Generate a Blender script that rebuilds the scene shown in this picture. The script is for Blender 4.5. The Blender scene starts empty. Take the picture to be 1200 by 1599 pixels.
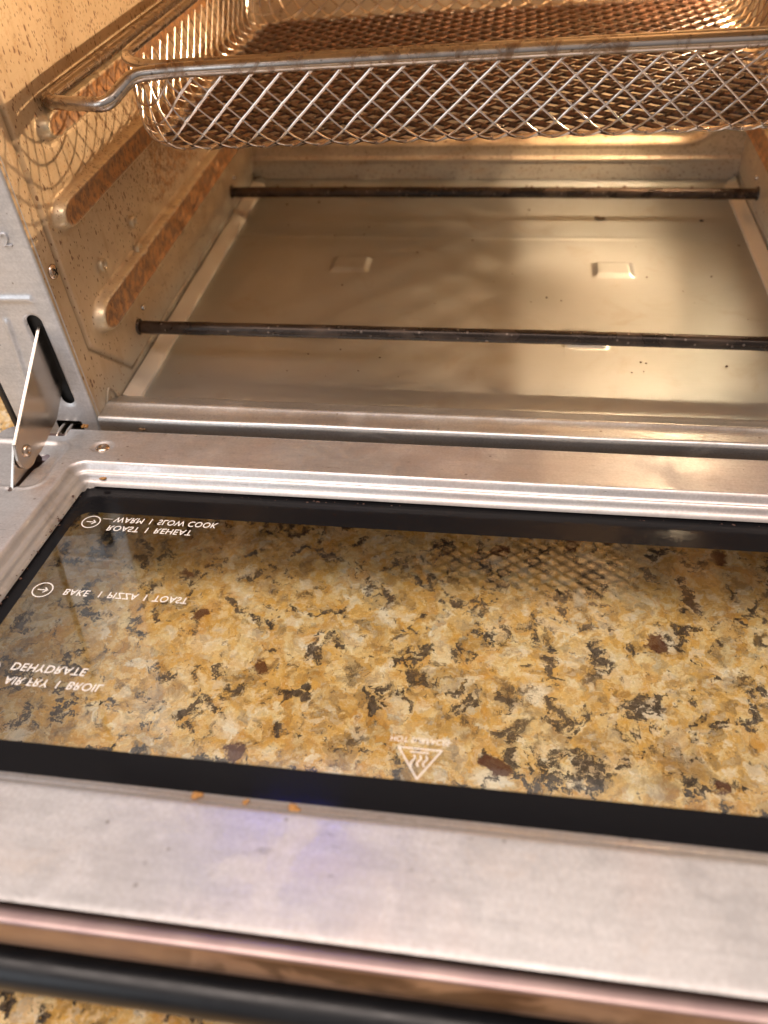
import bpy, bmesh, math, random
import numpy as np
from mathutils import Matrix, Vector, noise as mnoise
R = math.radians
S = 0.001                                   # every length below is in millimetres
scn = bpy.context.scene
col = scn.collection
random.seed(7); rng = np.random.default_rng(11)

# ------------------------------------------------------------------ camera
cam = bpy.data.cameras.new('camera'); camo = bpy.data.objects.new('camera', cam); col.objects.link(camo)
RM = Matrix(((0.98974890, -0.05617020, 0.13130885), (0.13273481, 0.70112347, -0.70057644), (-0.05271220, 0.71082402, 0.70139193)))
camo.matrix_world = Matrix.Translation((0.1864, -0.303, 0.233)) @ RM.to_4x4()
cam.sensor_fit = 'VERTICAL'; cam.sensor_height = 36; cam.sensor_width = 27; cam.lens = 1233.72 / 1599 * 36
cam.clip_start = 0.01; cam.clip_end = 50
cam.dof.use_dof = True; cam.dof.focus_distance = 0.325; cam.dof.aperture_fstop = 8.5
scn.camera = camo

# ------------------------------------------------------------------ room light
w = bpy.data.worlds.new('World'); scn.world = w; w.use_nodes = True
nt = w.node_tree; bg = nt.nodes['Background']
tc = nt.nodes.new('ShaderNodeTexCoord'); sp = nt.nodes.new('ShaderNodeSeparateXYZ'); cr = nt.nodes.new('ShaderNodeValToRGB')
mr = nt.nodes.new('ShaderNodeMapRange'); mr.inputs['From Min'].default_value = -1
nt.links.new(tc.outputs['Generated'], sp.inputs[0]); nt.links.new(sp.outputs['Z'], mr.inputs['Value'])
nt.links.new(mr.outputs[0], cr.inputs[0]); nt.links.new(cr.outputs[0], bg.inputs[0])
e = cr.color_ramp.elements
e[0].position = 0.40; e[0].color = (0.20, 0.15, 0.11, 1); e[1].position = 0.85; e[1].color = (0.92, 0.77, 0.70, 1)
m_ = e.new(0.56); m_.color = (0.44, 0.42, 0.42, 1)
bg.inputs[1].default_value = 0.66

def area(name, loc, target, sx, sy, watts, colr):
    l = bpy.data.lights.new(name, 'AREA'); l.shape = 'RECTANGLE'; l.size = sx; l.size_y = sy; l.energy = watts; l.color = colr
    o = bpy.data.objects.new(name, l); col.objects.link(o); o.location = loc
    o.rotation_euler = (Vector(target) - Vector(loc)).to_track_quat('-Z', 'Y').to_euler(); return o
area('ceiling_lamp', (0.50, -0.25, 1.75), (0.17, -0.05, 0), 1.2, 1.1, 20, (1.0, 0.83, 0.73))
area('ceiling_lamp', (-0.35, -0.40, 1.7), (0.17, -0.05, 0), 1.1, 1.1, 23, (1.0, 0.85, 0.77))
area('window_light', (-1.3, -1.6, 0.75), (0.1, 0, 0.05), 1.4, 1.2, 13, (0.80, 0.90, 1.0))

scn.view_settings.view_transform = 'Standard'; scn.view_settings.look = 'None'
scn.view_settings.exposure = 0; scn.view_settings.gamma = 1
scn.cycles.max_bounces = 10; scn.cycles.transparent_max_bounces = 16; scn.cycles.glossy_bounces = 6
scn.cycles.sample_clamp_indirect = 4

# ------------------------------------------------------------------ materials
class NT:
    def __init__(s, name):
        s.m = bpy.data.materials.new(name); s.m.use_nodes = True; s.t = s.m.node_tree; s.b = s.t.nodes['Principled BSDF']
        s.tc = s.t.nodes.new('ShaderNodeTexCoord'); s.co = s.tc.outputs['Object']
    def n(s, typ, **k):
        x = s.t.nodes.new(typ)
        for a, v in k.items(): setattr(x, a, v)
        return x
    def l(s, a, b): s.t.links.new(a, b)
    def put(s, inp, v):
        if isinstance(v, bpy.types.NodeSocket): s.l(v, inp)
        else: inp.default_value = v
    def map(s, scale, co=None):
        x = s.n('ShaderNodeMapping'); x.inputs['Scale'].default_value = scale; s.l(co or s.co, x.inputs[0]); return x.outputs[0]
    def noise(s, scale, detail=4, rough=0.55, dist=0, co=None, lo=None, hi=None, color=False):
        x = s.n('ShaderNodeTexNoise'); x.inputs['Scale'].default_value = scale; x.inputs['Detail'].default_value = detail
        x.inputs['Roughness'].default_value = rough; x.inputs['Distortion'].default_value = dist; s.l(co or s.co, x.inputs['Vector'])
        if color: return x.outputs['Color']
        return s.ramp(x.outputs[0], lo, hi) if lo is not None else x.outputs[0]
    def voro(s, scale, co=None, out='Color', feature='F1', rnd=1):
        x = s.n('ShaderNodeTexVoronoi', feature=feature); x.inputs['Scale'].default_value = scale; x.inputs['Randomness'].default_value = rnd
        s.l(co or s.co, x.inputs['Vector']); return x.outputs[out]
    def ramp(s, v, lo, hi, a=0., b=1.):
        x = s.n('ShaderNodeMapRange', interpolation_type='SMOOTHSTEP'); x.inputs[1].default_value = lo; x.inputs[2].default_value = hi
        x.inputs[3].default_value = a; x.inputs[4].default_value = b; s.l(v, x.inputs[0]); return x.outputs[0]
    def math(s, op, a, b=0.):
        x = s.n('ShaderNodeMath', operation=op); s.put(x.inputs[0], a); s.put(x.inputs[1], b); return x.outputs[0]
    def mix(s, f, a, b, mode='MIX'):
        x = s.n('ShaderNodeMix', data_type='RGBA', blend_type=mode); s.put(x.inputs[0], f)
        for i, v in ((6, a), (7, b)): s.put(x.inputs[i], v if isinstance(v, bpy.types.NodeSocket) else (*v, 1))
        return x.outputs[2]
    def attr(s, name):
        x = s.n('ShaderNodeAttribute', attribute_name=name); return x.outputs['Fac']
    def xyz(s, co=None):
        x = s.n('ShaderNodeSeparateXYZ'); s.l(co or s.co, x.inputs[0]); return x.outputs
    def bump(s, h, strength, dist=0.0002):
        x = s.n('ShaderNodeBump'); x.inputs['Strength'].default_value = strength; x.inputs['Distance'].default_value = dist
        s.l(h, x.inputs['Height']); s.l(x.outputs[0], s.b.inputs['Normal'])
    def set(s, **k):
        for a, v in k.items():
            inp = s.b.inputs[a.replace('_', ' ')]
            if not isinstance(v, bpy.types.NodeSocket) and inp.type == 'RGBA': v = (*v, 1)
            s.put(inp, v)
        return s.m

def simple(name, c, rough=0.4, metal=0., **k):
    t = NT(name); n = t.noise(300, 4); t.bump(n, 0.15)
    r = t.ramp(t.noise(120, 3), 0.3, 0.7, rough * 0.8, rough * 1.2)
    return t.set(Base_Color=c, Roughness=r, Metallic=metal, **k)

def galvanised(name, c1, c2, rough, stain=0.5, grain=0.35, metal=0.8, warm=0.0):
    t = NT(name)
    mott = t.noise(55, 6, 0.62, 0.4, lo=0.35, hi=0.68)
    base = t.mix(mott, c1, c2)
    base = t.mix(t.math('MULTIPLY', t.noise(9, 4, 0.55, 0.5, lo=0.45, hi=0.68), warm), base, (0.60, 0.46, 0.40))
    fine = t.noise(900, 3)
    base = t.mix(t.ramp(fine, 0.3, 0.75), base, t.mix(0.22, base, (1, 1, 1)))
    # grease stains and pinprick specks
    st = t.math('MULTIPLY', t.noise(24, 7, 0.65, 1.2, lo=0.56, hi=0.72), stain)
    base = t.mix(st, base, (0.42, 0.33, 0.25))
    v = t.voro(210, out='Distance'); vr = t.xyz(t.voro(210))[0]
    sp_ = t.math('MULTIPLY', t.ramp(v, 0.16, 0.10), t.math('GREATER_THAN', vr, 0.93))
    base = t.mix(t.math('MULTIPLY', sp_, 0.55), base, (0.12, 0.08, 0.05))
    r = t.math('ADD', t.ramp(mott, 0, 1, rough - 0.05, rough + 0.08), t.math('MULTIPLY', st, 0.25))
    gm = t.math('MULTIPLY', t.attr('grime'), t.noise(45, 4, 0.5, lo=0.0, hi=0.5))
    base = t.mix(gm, base, t.mix(t.noise(70, 5, lo=0.45, hi=0.75), (0.27, 0.25, 0.225), (0.13, 0.11, 0.09)))
    br = t.noise(420, 4, 0.6, co=t.map((0.05, 1, 1)))
    base = t.mix(t.ramp(br, 0.35, 0.7, 0.0, 0.16), base, (0.30, 0.29, 0.28))
    scr = t.math('MULTIPLY', t.noise(700, 2, 0.5, 2.5, co=t.map((0.12, 0.5, 1)), lo=0.66, hi=0.70), t.noise(30, 3, lo=0.48, hi=0.60))
    base = t.mix(t.math('MULTIPLY', scr, 0.55), base, (0.25, 0.23, 0.21))
    h = t.math('ADD', t.math('ADD', t.math('MULTIPLY', fine, 0.5), t.math('MULTIPLY', br, 0.9)), t.math('MULTIPLY', t.noise(220, 5), 0.5))
    t.bump(h, grain, 0.00012)
    return t.set(Base_Color=base, Roughness=r, Metallic=t.math('MULTIPLY', t.ramp(st, 0, 1, metal, 0.4), t.ramp(gm, 0, 1, 1.0, 0.25)))

def oven_wall(name, axis):
    t = NT(name)
    stretch = (1, 1, 0.22) if axis == 'x' else (0.3, 1, 1)
    base = t.mix(t.noise(30, 5, 0.6, 0.6, lo=0.3, hi=0.7), (0.68, 0.53, 0.35), (0.56, 0.41, 0.25))
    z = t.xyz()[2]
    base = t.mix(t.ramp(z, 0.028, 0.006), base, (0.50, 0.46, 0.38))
    streak = t.noise(150, 6, 0.7, 0.2, co=t.map(stretch), lo=0.5, hi=0.75)
    base = t.mix(t.math('MULTIPLY', streak, 0.45), base, (0.42, 0.24, 0.10))
    rust = t.attr('rust'); dirt = t.attr('dirt')
    n2 = t.noise(420, 5, 0.7)
    rm_ = t.ramp(t.math('ADD', t.math('MULTIPLY', rust, 0.9), t.math('MULTIPLY', t.math('SUBTRACT', n2, 0.5), 1.3)), 0.30, 0.62)
    base = t.mix(t.math('MULTIPLY', rm_, 0.85), base, t.mix(t.noise(260, 4, lo=0.35, hi=0.65), (0.48, 0.20, 0.05), (0.17, 0.07, 0.03)))
    co = t.map((1, 1, 0.55) if axis == 'x' else (0.6, 1, 1))
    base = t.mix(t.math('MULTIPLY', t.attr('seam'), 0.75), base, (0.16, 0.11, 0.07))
    tot = None
    for sc, thr in ((420, 0.86), (800, 0.68)):
        d = t.voro(sc, co, 'Distance'); rn = t.xyz(t.voro(sc, co))[1]
        k = t.math('MULTIPLY', t.ramp(d, 0.34, 0.20), t.math('GREATER_THAN', t.math('ADD', rn, t.math('MULTIPLY', dirt, 0.72)), thr + 0.2))
        tot = k if tot is None else t.math('MAXIMUM', tot, k)
    base = t.mix(t.math('MULTIPLY', tot, 0.85), base, (0.16, 0.065, 0.03))
    ed = t.math('MULTIPLY', t.attr('edge'), t.noise(200, 5, 0.7, lo=0.28, hi=0.55)); base = t.mix(ed, base, (0.88, 0.74, 0.50))
    t.bump(t.math('ADD', t.noise(500, 4), t.math('MULTIPLY', tot, 0.8)), 0.35, 0.00015)
    return t.set(Base_Color=base, Roughness=t.math('SUBTRACT', t.math('ADD', 0.46, t.math('MULTIPLY', rm_, 0.15)), t.math('MULTIPLY', ed, 0.2)), Metallic=t.math('ADD', t.ramp(rm_, 0, 1, 0.38, 0.15), t.math('MULTIPLY', ed, 0.4)))

def tray_mat():
    t = NT('brushed_tray_steel')
    br = t.noise(60, 4, 0.6, co=t.map((1, 22, 1)))
    base = t.mix(t.noise(12, 4, 0.5, 0.3, lo=0.35, hi=0.7), (0.58, 0.61, 0.61), (0.50, 0.53, 0.52))
    base = t.mix(t.math('MULTIPLY', t.noise(34, 6, 0.6, 0.8, lo=0.55, hi=0.75), 0.25), base, (0.34, 0.26, 0.17))
    t.bump(t.math('ADD', br, t.math('MULTIPLY', t.noise(700, 2), 0.5)), 0.35, 0.00012)
    return t.set(Base_Color=base, Roughness=t.ramp(br, 0.3, 0.7, 0.36, 0.46), Metallic=0.95, Anisotropic=0.3)

def granite():
    t = NT('golden_granite')
    def warp(scale, amp, src):
        wc = t.n('ShaderNodeVectorMath', operation='SUBTRACT'); t.l(t.noise(scale, 5, 0.7, color=True, co=src), wc.inputs[0]); wc.inputs[1].default_value = (.5, .5, .5)
        sc = t.n('ShaderNodeVectorMath', operation='SCALE'); t.l(wc.outputs[0], sc.inputs[0]); sc.inputs['Scale'].default_value = amp
        ad = t.n('ShaderNodeVectorMath', operation='ADD'); t.l(src, ad.inputs[0]); t.l(sc.outputs[0], ad.inputs[1]); return ad.outputs[0]
    co = warp(300, 0.0045, warp(60, 0.016, t.co)); cof = warp(700, 0.003, co)
    def pick(scale, stops):
        x = t.n('ShaderNodeValToRGB'); x.color_ramp.interpolation = 'LINEAR'; vv = t.n('ShaderNodeTexVoronoi', feature='SMOOTH_F1'); vv.inputs['Scale'].default_value = scale; vv.inputs['Smoothness'].default_value = 0.45; t.l(co, vv.inputs['Vector'])
        t.l(t.xyz(vv.outputs['Color'])[0], x.inputs[0]); e = x.color_ramp.elements
        while len(e) < len(stops): e.new(0.5)
        for q, (p, c) in zip(e, stops): q.position = p; q.color = (*c, 1)
        return x.outputs[0]
    gold, amber, tan, cream, white, umber = (0.68, 0.385, 0.085), (0.56, 0.25, 0.03), (0.42, 0.27, 0.125), (0.80, 0.63, 0.34), (0.88, 0.82, 0.68), (0.07, 0.045, 0.03)
    st = [(0.08, umber), (0.22, tan), (0.34, gold), (0.48, gold), (0.55, amber), (0.63, cream), (0.78, cream), (0.90, white)]
    c = t.mix(t.noise(75, 7, 0.68, 0.8, lo=0.36, hi=0.64), gold, cream)
    c = t.mix(t.noise(48, 7, 0.7, 1.0, co=co, lo=0.50, hi=0.68), c, tan)
    c = t.mix(0.62, c, pick(88, st)); c = t.mix(0.48, c, pick(230, st)); c = t.mix(0.25, c, pick(600, st))
    c = t.mix(t.math('MULTIPLY', t.noise(64, 8, 0.72, 0.6, co=cof, lo=0.55, hi=0.63), 0.55), c, amber)
    q = t.noise(40, 8, 0.70, 0.8, lo=0.54, hi=0.68)
    c = t.mix(t.math('MULTIPLY', q, 0.60), c, (0.22, 0.135, 0.07))
    wq = t.math('MULTIPLY', t.ramp(t.voro(46, co, 'Distance'), 0.36, 0.20), t.math('GREATER_THAN', t.xyz(t.voro(46, co))[2], 0.76))
    c = t.mix(t.math('MULTIPLY', wq, 0.62), c, white)
    big = t.noise(78, 4, 0.55, 0.8, co=co, lo=0.53, hi=0.63); fine = t.noise(300, 5, 0.62, 0.5, co=co)
    dk = t.ramp(t.math('MULTIPLY', big, t.ramp(fine, 0.34, 0.62)), 0.05, 0.55)
    c = t.mix(t.math('MULTIPLY', dk, 0.97), c, t.mix(t.noise(400, 4, lo=0.4, hi=0.6), (0.020, 0.018, 0.018), (0.075, 0.062, 0.052)))
    big2 = t.noise(85, 5, 0.62, 0.5, lo=0.585, hi=0.70, co=co)
    c = t.mix(t.math('MULTIPLY', big2, 0.88), c, (0.050, 0.034, 0.026))
    sp_ = t.math('MULTIPLY', t.ramp(t.voro(380, cof, 'Distance'), 0.32, 0.18), t.math('GREATER_THAN', t.xyz(t.voro(380, cof))[1], 0.82))
    c = t.mix(t.math('MULTIPLY', sp_, 0.8), c, (0.07, 0.05, 0.04))
    gd = t.voro(62, co, 'Distance'); gr = t.xyz(t.voro(62, co))[0]
    g = t.math('MULTIPLY', t.ramp(gd, 0.30, 0.22), t.math('GREATER_THAN', gr, 0.95))
    c = t.mix(t.math('MULTIPLY', g, 0.92), c, (0.07, 0.016, 0.010))
    c = t.mix(1.0, c, t.mix(t.noise(900, 3, 0.7), (0.78, 0.78, 0.78), (1.22, 1.22, 1.22)), 'MULTIPLY')
    return t.set(Base_Color=c, Roughness=0.14, Specular_IOR_Level=0.35)

def wire_metal(name, dirty):
    t = NT(name)
    d = t.attr('dirt'); n = t.math('ADD', t.math('MULTIPLY', t.noise(170, 5, 0.65, 0.5), 0.55), t.math('MULTIPLY', t.noise(28, 4, 0.6), 0.45))
    msk = t.ramp(t.math('ADD', d, t.math('MULTIPLY', t.math('SUBTRACT', n, 0.5), 1.5)), 0.38, 0.62)
    brown = t.mix(t.noise(500, 4, lo=0.4, hi=0.6), (0.040, 0.019, 0.012), (0.13, 0.056, 0.028))
    base = t.mix(msk, t.mix(t.noise(350, 3), (0.68, 0.60, 0.54), (0.52, 0.43, 0.35)), brown)
    t.bump(t.noise(1400, 3), 0.3 if dirty else 0.12, 0.0001)
    return t.set(Base_Color=base, Roughness=t.ramp(msk, 0, 1, 0.22, 0.34), Metallic=t.ramp(msk, 0, 1, 1.0, 0.2))

def chrome_wire():
    t = NT('scorched_wire_steel')
    n = t.noise(90, 6, 0.7, 0.8, lo=0.44, hi=0.66)
    base = t.mix(t.math('MULTIPLY', n, 0.85), (0.54, 0.48, 0.43), (0.20, 0.12, 0.07))
    d = t.math('MULTIPLY', t.ramp(t.voro(450, out='Distance'), 0.28, 0.15), t.math('GREATER_THAN', t.xyz(t.voro(450))[0], 0.8))
    base = t.mix(t.math('MULTIPLY', d, 0.7), base, (0.12, 0.07, 0.04))
    t.bump(t.noise(900, 3), 0.1, 0.0001)
    return t.set(Base_Color=base, Roughness=t.ramp(n, 0, 1, 0.20, 0.36), Metallic=1.0)

def heater_mat():
    t = NT('oxidised_heater_sheath')
    n = t.noise(60, 5, 0.6, 0.5, co=t.map((0.6, 1, 1)), lo=0.4, hi=0.65)
    base = t.mix(n, (0.030, 0.021, 0.016), (0.085, 0.058, 0.042))
    d = t.math('MULTIPLY', t.ramp(t.voro(420, out='Distance'), 0.34, 0.16), t.math('GREATER_THAN', t.xyz(t.voro(420))[0], 0.78))
    base = t.mix(t.math('MULTIPLY', d, 0.55), base, (0.30, 0.24, 0.20))
    t.bump(t.noise(700, 4), 0.3, 0.0001)
    return t.set(Base_Color=base, Roughness=t.ramp(n, 0, 1, 0.26, 0.42), Metallic=0.55)

def glass_mat(name='thin_glass', tint=(0.95, 0.965, 0.95), k=1.0, glow=0):
    t = NT(name); t.t.nodes.remove(t.b)
    out = [x for x in t.t.nodes if x.type == 'OUTPUT_MATERIAL'][0]
    tr = t.n('ShaderNodeBsdfTransparent'); tr.inputs[0].default_value = (*tint, 1)
    gl = t.n('ShaderNodeBsdfGlossy'); gl.inputs['Roughness'].default_value = 0.03
    sm = t.ramp(t.noise(18, 6, 0.65, 1.5), 0.45, 0.75, 0.015, 0.09); t.l(sm, gl.inputs['Roughness'])
    fr = t.n('ShaderNodeFresnel'); fr.inputs[0].default_value = 1.52
    ge = t.n('ShaderNodeNewGeometry'); t.l(t.ramp(ge.outputs['Backfacing'], 0, 1, 1.52, 1 / 1.52), fr.inputs[0])
    mx = t.n('ShaderNodeMixShader'); t.l(t.math('MULTIPLY', fr.outputs[0], k), mx.inputs[0]); t.l(tr.outputs[0], mx.inputs[1]); t.l(gl.outputs[0], mx.inputs[2])
    res = mx.outputs[0]
    if glow:
        em = t.n('ShaderNodeEmission'); em.inputs[0].default_value = (1, 0.78, 0.5, 1); em.inputs[1].default_value = glow
        ad = t.n('ShaderNodeAddShader'); t.l(res, ad.inputs[0]); t.l(em.outputs[0], ad.inputs[1]); res = ad.outputs[0]
    t.l(res, out.inputs[0]); return t.m

def shell_mat():
    t = NT('door_shell_steel')
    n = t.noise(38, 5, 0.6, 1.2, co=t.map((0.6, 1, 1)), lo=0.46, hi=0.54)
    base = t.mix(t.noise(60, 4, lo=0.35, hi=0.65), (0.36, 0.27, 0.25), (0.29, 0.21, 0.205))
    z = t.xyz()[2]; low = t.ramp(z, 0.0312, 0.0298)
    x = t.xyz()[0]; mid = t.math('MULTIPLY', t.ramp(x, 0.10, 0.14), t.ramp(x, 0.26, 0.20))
    base = t.mix(t.math('MULTIPLY', t.math('MULTIPLY', n, low), t.math('MULTIPLY', mid, 0.9)), base, (0.07, 0.035, 0.03))  # dark patches paint the granite's reflection into the colour of the front face
    t.bump(t.noise(200, 3), 0.1)
    return t.set(Base_Color=base, Roughness=0.36, Metallic=0.85)

def emit(name, c, s):
    t = NT(name); return t.set(Base_Color=c, Emission_Color=c, Emission_Strength=s, Roughness=0.4)

M = dict(
    frame=galvanised('front_frame_steel', (0.60, 0.61, 0.63), (0.51, 0.52, 0.535), 0.42, 0.12, 0.22, 0.45),
    sill=galvanised('sill_steel', (0.58, 0.57, 0.55), (0.48, 0.47, 0.45), 0.34, 0.5, 0.3, 0.85),
    door=galvanised('door_liner_steel', (0.60, 0.59, 0.58), (0.51, 0.50, 0.49), 0.38, 0.35, 0.20, 0.8, 0.42),
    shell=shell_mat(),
    wall=oven_wall('heat_tinted_steel', 'x'), back=oven_wall('heat_tinted_steel_back', 'y'),
    rivet=simple('rivet_steel', (0.62, 0.50, 0.34), 0.38, 0.75), guide=simple('tray_guide_steel', (0.74, 0.68, 0.58), 0.5, 0.45), tray=tray_mat(), granite=granite(), mesh=wire_metal('greasy_mesh_steel', True), wire=chrome_wire(),
    heater=heater_mat(), glass=glass_mat(k=1.6), lamp_glass=glass_mat('lamp_lens_glass', (1, 0.97, 0.92), 1.0, 110),
    frit=simple('black_glass_frit', (0.008, 0.008, 0.009), 0.12, 0.0, Specular_IOR_Level=0.10),
    print=simple('white_print', (0.74, 0.71, 0.66), 0.5),
    handle=simple('black_handle', (0.008, 0.009, 0.011), 0.34, 0.0, Specular_IOR_Level=0.35),
    case=simple('black_case', (0.012, 0.012, 0.014), 0.4), cavity=simple('dark_cavity', (0.006, 0.006, 0.006), 0.7),
    screw=simple('screw_steel', (0.62, 0.50, 0.40), 0.24, 1.0), link=simple('hinge_steel', (0.62, 0.56, 0.50), 0.22, 1.0),
    ceramic=simple('white_ceramic', (0.70, 0.66, 0.58), 0.5),
    crumb=simple('toasted_crumb', (0.36, 0.175, 0.045), 0.6), dark_crumb=simple('burnt_crumb', (0.07, 0.03, 0.018), 0.55),
    grime=simple('grease_grime', (0.16, 0.09, 0.04), 0.35),
    bulb=emit('hot_bulb', (1.0, 0.72, 0.46), 13500), blue=emit('blue_display', (0.04, 0.08, 1.0), 48), rubber=simple('rubber', (0.02, 0.02, 0.02), 0.8))

# ------------------------------------------------------------------ builders
PLOC = {}
def empty(name, loc, **k):
    o = bpy.data.objects.new(name, None); o.empty_display_size = 0.02; o.location = Vector(loc) * S; col.objects.link(o)
    PLOC[o] = Vector(loc) * S
    for a, v in k.items(): o[a] = v
    return o
def link(o, parent=None, **k):
    col.objects.link(o)
    if parent is not None:
        o.parent = parent; o.matrix_parent_inverse = Matrix.Translation(-PLOC.get(parent, Vector((0, 0, 0))))
    for a, v in k.items(): o[a] = v
    return o
def pyd(name, v, f, mat, parent=None, smooth=True, attrs=None, **k):
    me = bpy.data.meshes.new(name); me.from_pydata((np.asarray(v, float) * S).tolist(), [], [list(map(int, q)) for q in f]); me.materials.append(M[mat])
    me.polygons.foreach_set('use_smooth', [smooth] * len(me.polygons))
    for a, val in (attrs or {}).items():
        at = me.attributes.new(a, 'FLOAT', 'POINT'); at.data.foreach_set('value', np.asarray(val, np.float32))
    me.update(); return link(bpy.data.objects.new(name, me), parent, **k)
def bmo(name, bm, mat, parent=None, smooth=False, **k):
    me = bpy.data.meshes.new(name); bmesh.ops.scale(bm, vec=(S, S, S), verts=bm.verts); bm.to_mesh(me); bm.free(); me.materials.append(M[mat])
    me.polygons.foreach_set('use_smooth', [smooth] * len(me.polygons)); return link(bpy.data.objects.new(name, me), parent, **k)
def box(bm, a, b, bevel=0):
    r = bmesh.ops.create_cube(bm, size=1); vs = r['verts']
    c = (Vector(a) + Vector(b)) / 2; d = Vector(b) - Vector(a)
    for v in vs: v.co = Vector((v.co.x * d.x, v.co.y * d.y, v.co.z * d.z)) + c
    if bevel:
        es = list({e for v in vs for e in v.link_edges}); bmesh.ops.bevel(bm, geom=es, offset=bevel, segments=3, affect='EDGES', profile=0.5)
    return bm
def ss(x, a, b):
    t = np.clip((x - a) / (b - a), 0, 1); return t * t * (3 - 2 * t)
def rrect(x, y, x0, x1, y0, y1, r):           # signed distance to a rounded rectangle
    cx, cy, hx, hy = (x0 + x1) / 2, (y0 + y1) / 2, (x1 - x0) / 2 - r, (y1 - y0) / 2 - r
    qx = np.abs(x - cx) - hx; qy = np.abs(y - cy) - hy
    return np.hypot(np.maximum(qx, 0), np.maximum(qy, 0)) + np.minimum(np.maximum(qx, qy), 0) - r
def seg(x, y, ax, ay, bx, by):
    t = np.clip(((x - ax) * (bx - ax) + (y - ay) * (by - ay)) / ((bx - ax) ** 2 + (by - ay) ** 2), 0, 1)
    return np.hypot(x - ax - t * (bx - ax), y - ay - t * (by - ay))
def field(name, us, vs, hfun, world, mat, parent=None, keep=None, step=1.0, flip=False, attrs=None, **k):
    """a pressed sheet: a grid in (u, v) displaced by hfun, cut where keep > 0"""
    U, V = np.meshgrid(us, vs, indexing='ij'); U = U.copy(); V = V.copy()
    if keep is not None:                       # snap the grid on to the cut outlines
        d = keep(U, V); m = np.abs(d) < step * 0.71; eps = 0.01
        for _ in range(3):
            d = keep(U, V); gx = (keep(U + eps, V) - d) / eps; gy = (keep(U, V + eps) - d) / eps; g = np.maximum(gx * gx + gy * gy, 0.2)
            U = np.where(m, U - d * gx / g, U); V = np.where(m, V - d * gy / g, V)
    H = hfun(U, V); P = np.stack(world(U, V, H), -1).reshape(-1, 3)
    nu, nv = U.shape; idx = np.arange(nu * nv).reshape(nu, nv)
    q = np.stack([idx[:-1, :-1], idx[1:, :-1], idx[1:, 1:], idx[:-1, 1:]], -1).reshape(-1, 4)
    if flip: q = q[:, ::-1]
    if keep is not None:
        uc = U.reshape(-1)[q].mean(1); vc = V.reshape(-1)[q].mean(1); q = q[keep(uc, vc) < 0]
    used = np.unique(q); rm_ = -np.ones(nu * nv, int); rm_[used] = np.arange(len(used))
    at = {a: f(U, V).reshape(-1)[used] for a, f in (attrs or {}).items()}
    P = P[used]; q = rm_[q]
    me = bpy.data.meshes.new(name); me.vertices.add(len(P)); me.vertices.foreach_set('co', (P * S).ravel())
    me.loops.add(q.size); me.loops.foreach_set('vertex_index', q.ravel()); me.polygons.add(len(q))
    me.polygons.foreach_set('loop_start', np.arange(0, q.size, 4)); me.polygons.foreach_set('loop_total', np.full(len(q), 4))
    me.polygons.foreach_set('use_smooth', [True] * len(q)); me.update(calc_edges=True); me.validate(); me.materials.append(M[mat])
    for a, v in at.items():
        x = me.attributes.new(a, 'FLOAT', 'POINT'); x.data.foreach_set('value', v.astype(np.float32))
    return link(bpy.data.objects.new(name, me), parent, **k)
def extrude(name, prof, x0, x1, mat, parent=None, nx=2, smooth=True, close=False, tf=None, wob=0, **k):
    prof = list(prof); xs = np.linspace(x0, x1, nx); v = []
    for x in xs:
        for (y, z) in prof:
            p = (x, y, z + (wob * (mnoise.noise(Vector((x * 0.02, y * 0.1, 3.1)))) if wob else 0)); v.append(tf(*p) if tf else p)
    n = len(prof); f = []
    for i in range(nx - 1):
        for j in range(n if close else n - 1): f.append((i * n + j, i * n + (j + 1) % n, (i + 1) * n + (j + 1) % n, (i + 1) * n + j))
    if close: f += [tuple(range(n)), tuple(range((nx - 1) * n, nx * n))]
    return pyd(name, v, f, mat, parent, smooth, **k)
def round_path(pts, rad, n=7):
    out = []; pts = [Vector(p) for p in pts]
    for i, p in enumerate(pts):
        r = rad if not isinstance(rad, (list, tuple)) else rad[i]
        if i in (0, len(pts) - 1) or r == 0: out.append(p); continue
        a = (pts[i - 1] - p); b = (pts[i + 1] - p); r = min(r, a.length * 0.49, b.length * 0.49); A = p + a.normalized() * r; B = p + b.normalized() * r
        for t in np.linspace(0, 1, n): out.append(A * (1 - t) ** 2 + p * 2 * t * (1 - t) + B * t * t)
    return out
def densify(pts, step):
    out = [pts[0]]
    for a, b in zip(pts, pts[1:]):
        m = max(1, int((b - a).length / step)); out += [a.lerp(b, (i + 1) / m) for i in range(m)]
    return out
def tube(name, pts, r, mat, parent=None, n=14, closed=False, wob=0.0, caps=True, attrs=None, **k):
    pts = [Vector(p) for p in pts]; N = len(pts); v = []; f = []
    up = Vector((0, 0, 1)); prev = None
    for i, p in enumerate(pts):
        t = (pts[(i + 1) % N] - pts[i - 1]) if closed else (pts[min(i + 1, N - 1)] - pts[max(i - 1, 0)])
        t.normalize()
        if prev is None:
            a = t.cross(up); a = a if a.length > 0.1 else t.cross(Vector((1, 0, 0)))
        else: a = prev - t * prev.dot(t)
        a.normalize(); prev = a; b = t.cross(a)
        rr = (r[i] if isinstance(r, (list, tuple)) else r) * (1 + wob * mnoise.noise(p * 0.13))
        for j in range(n):
            q = 2 * math.pi * j / n; v.append(p + (a * math.cos(q) + b * math.sin(q)) * rr)
    for i in range(N if closed else N - 1):
        for j in range(n): f.append((i * n + j, i * n + (j + 1) % n, ((i + 1) % N) * n + (j + 1) % n, ((i + 1) % N) * n + j))
    if caps and not closed: f += [tuple(range(n))[::-1], tuple(range((N - 1) * n, N * n))]
    return pyd(name, v, f, mat, parent, True, attrs, **k)
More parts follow.
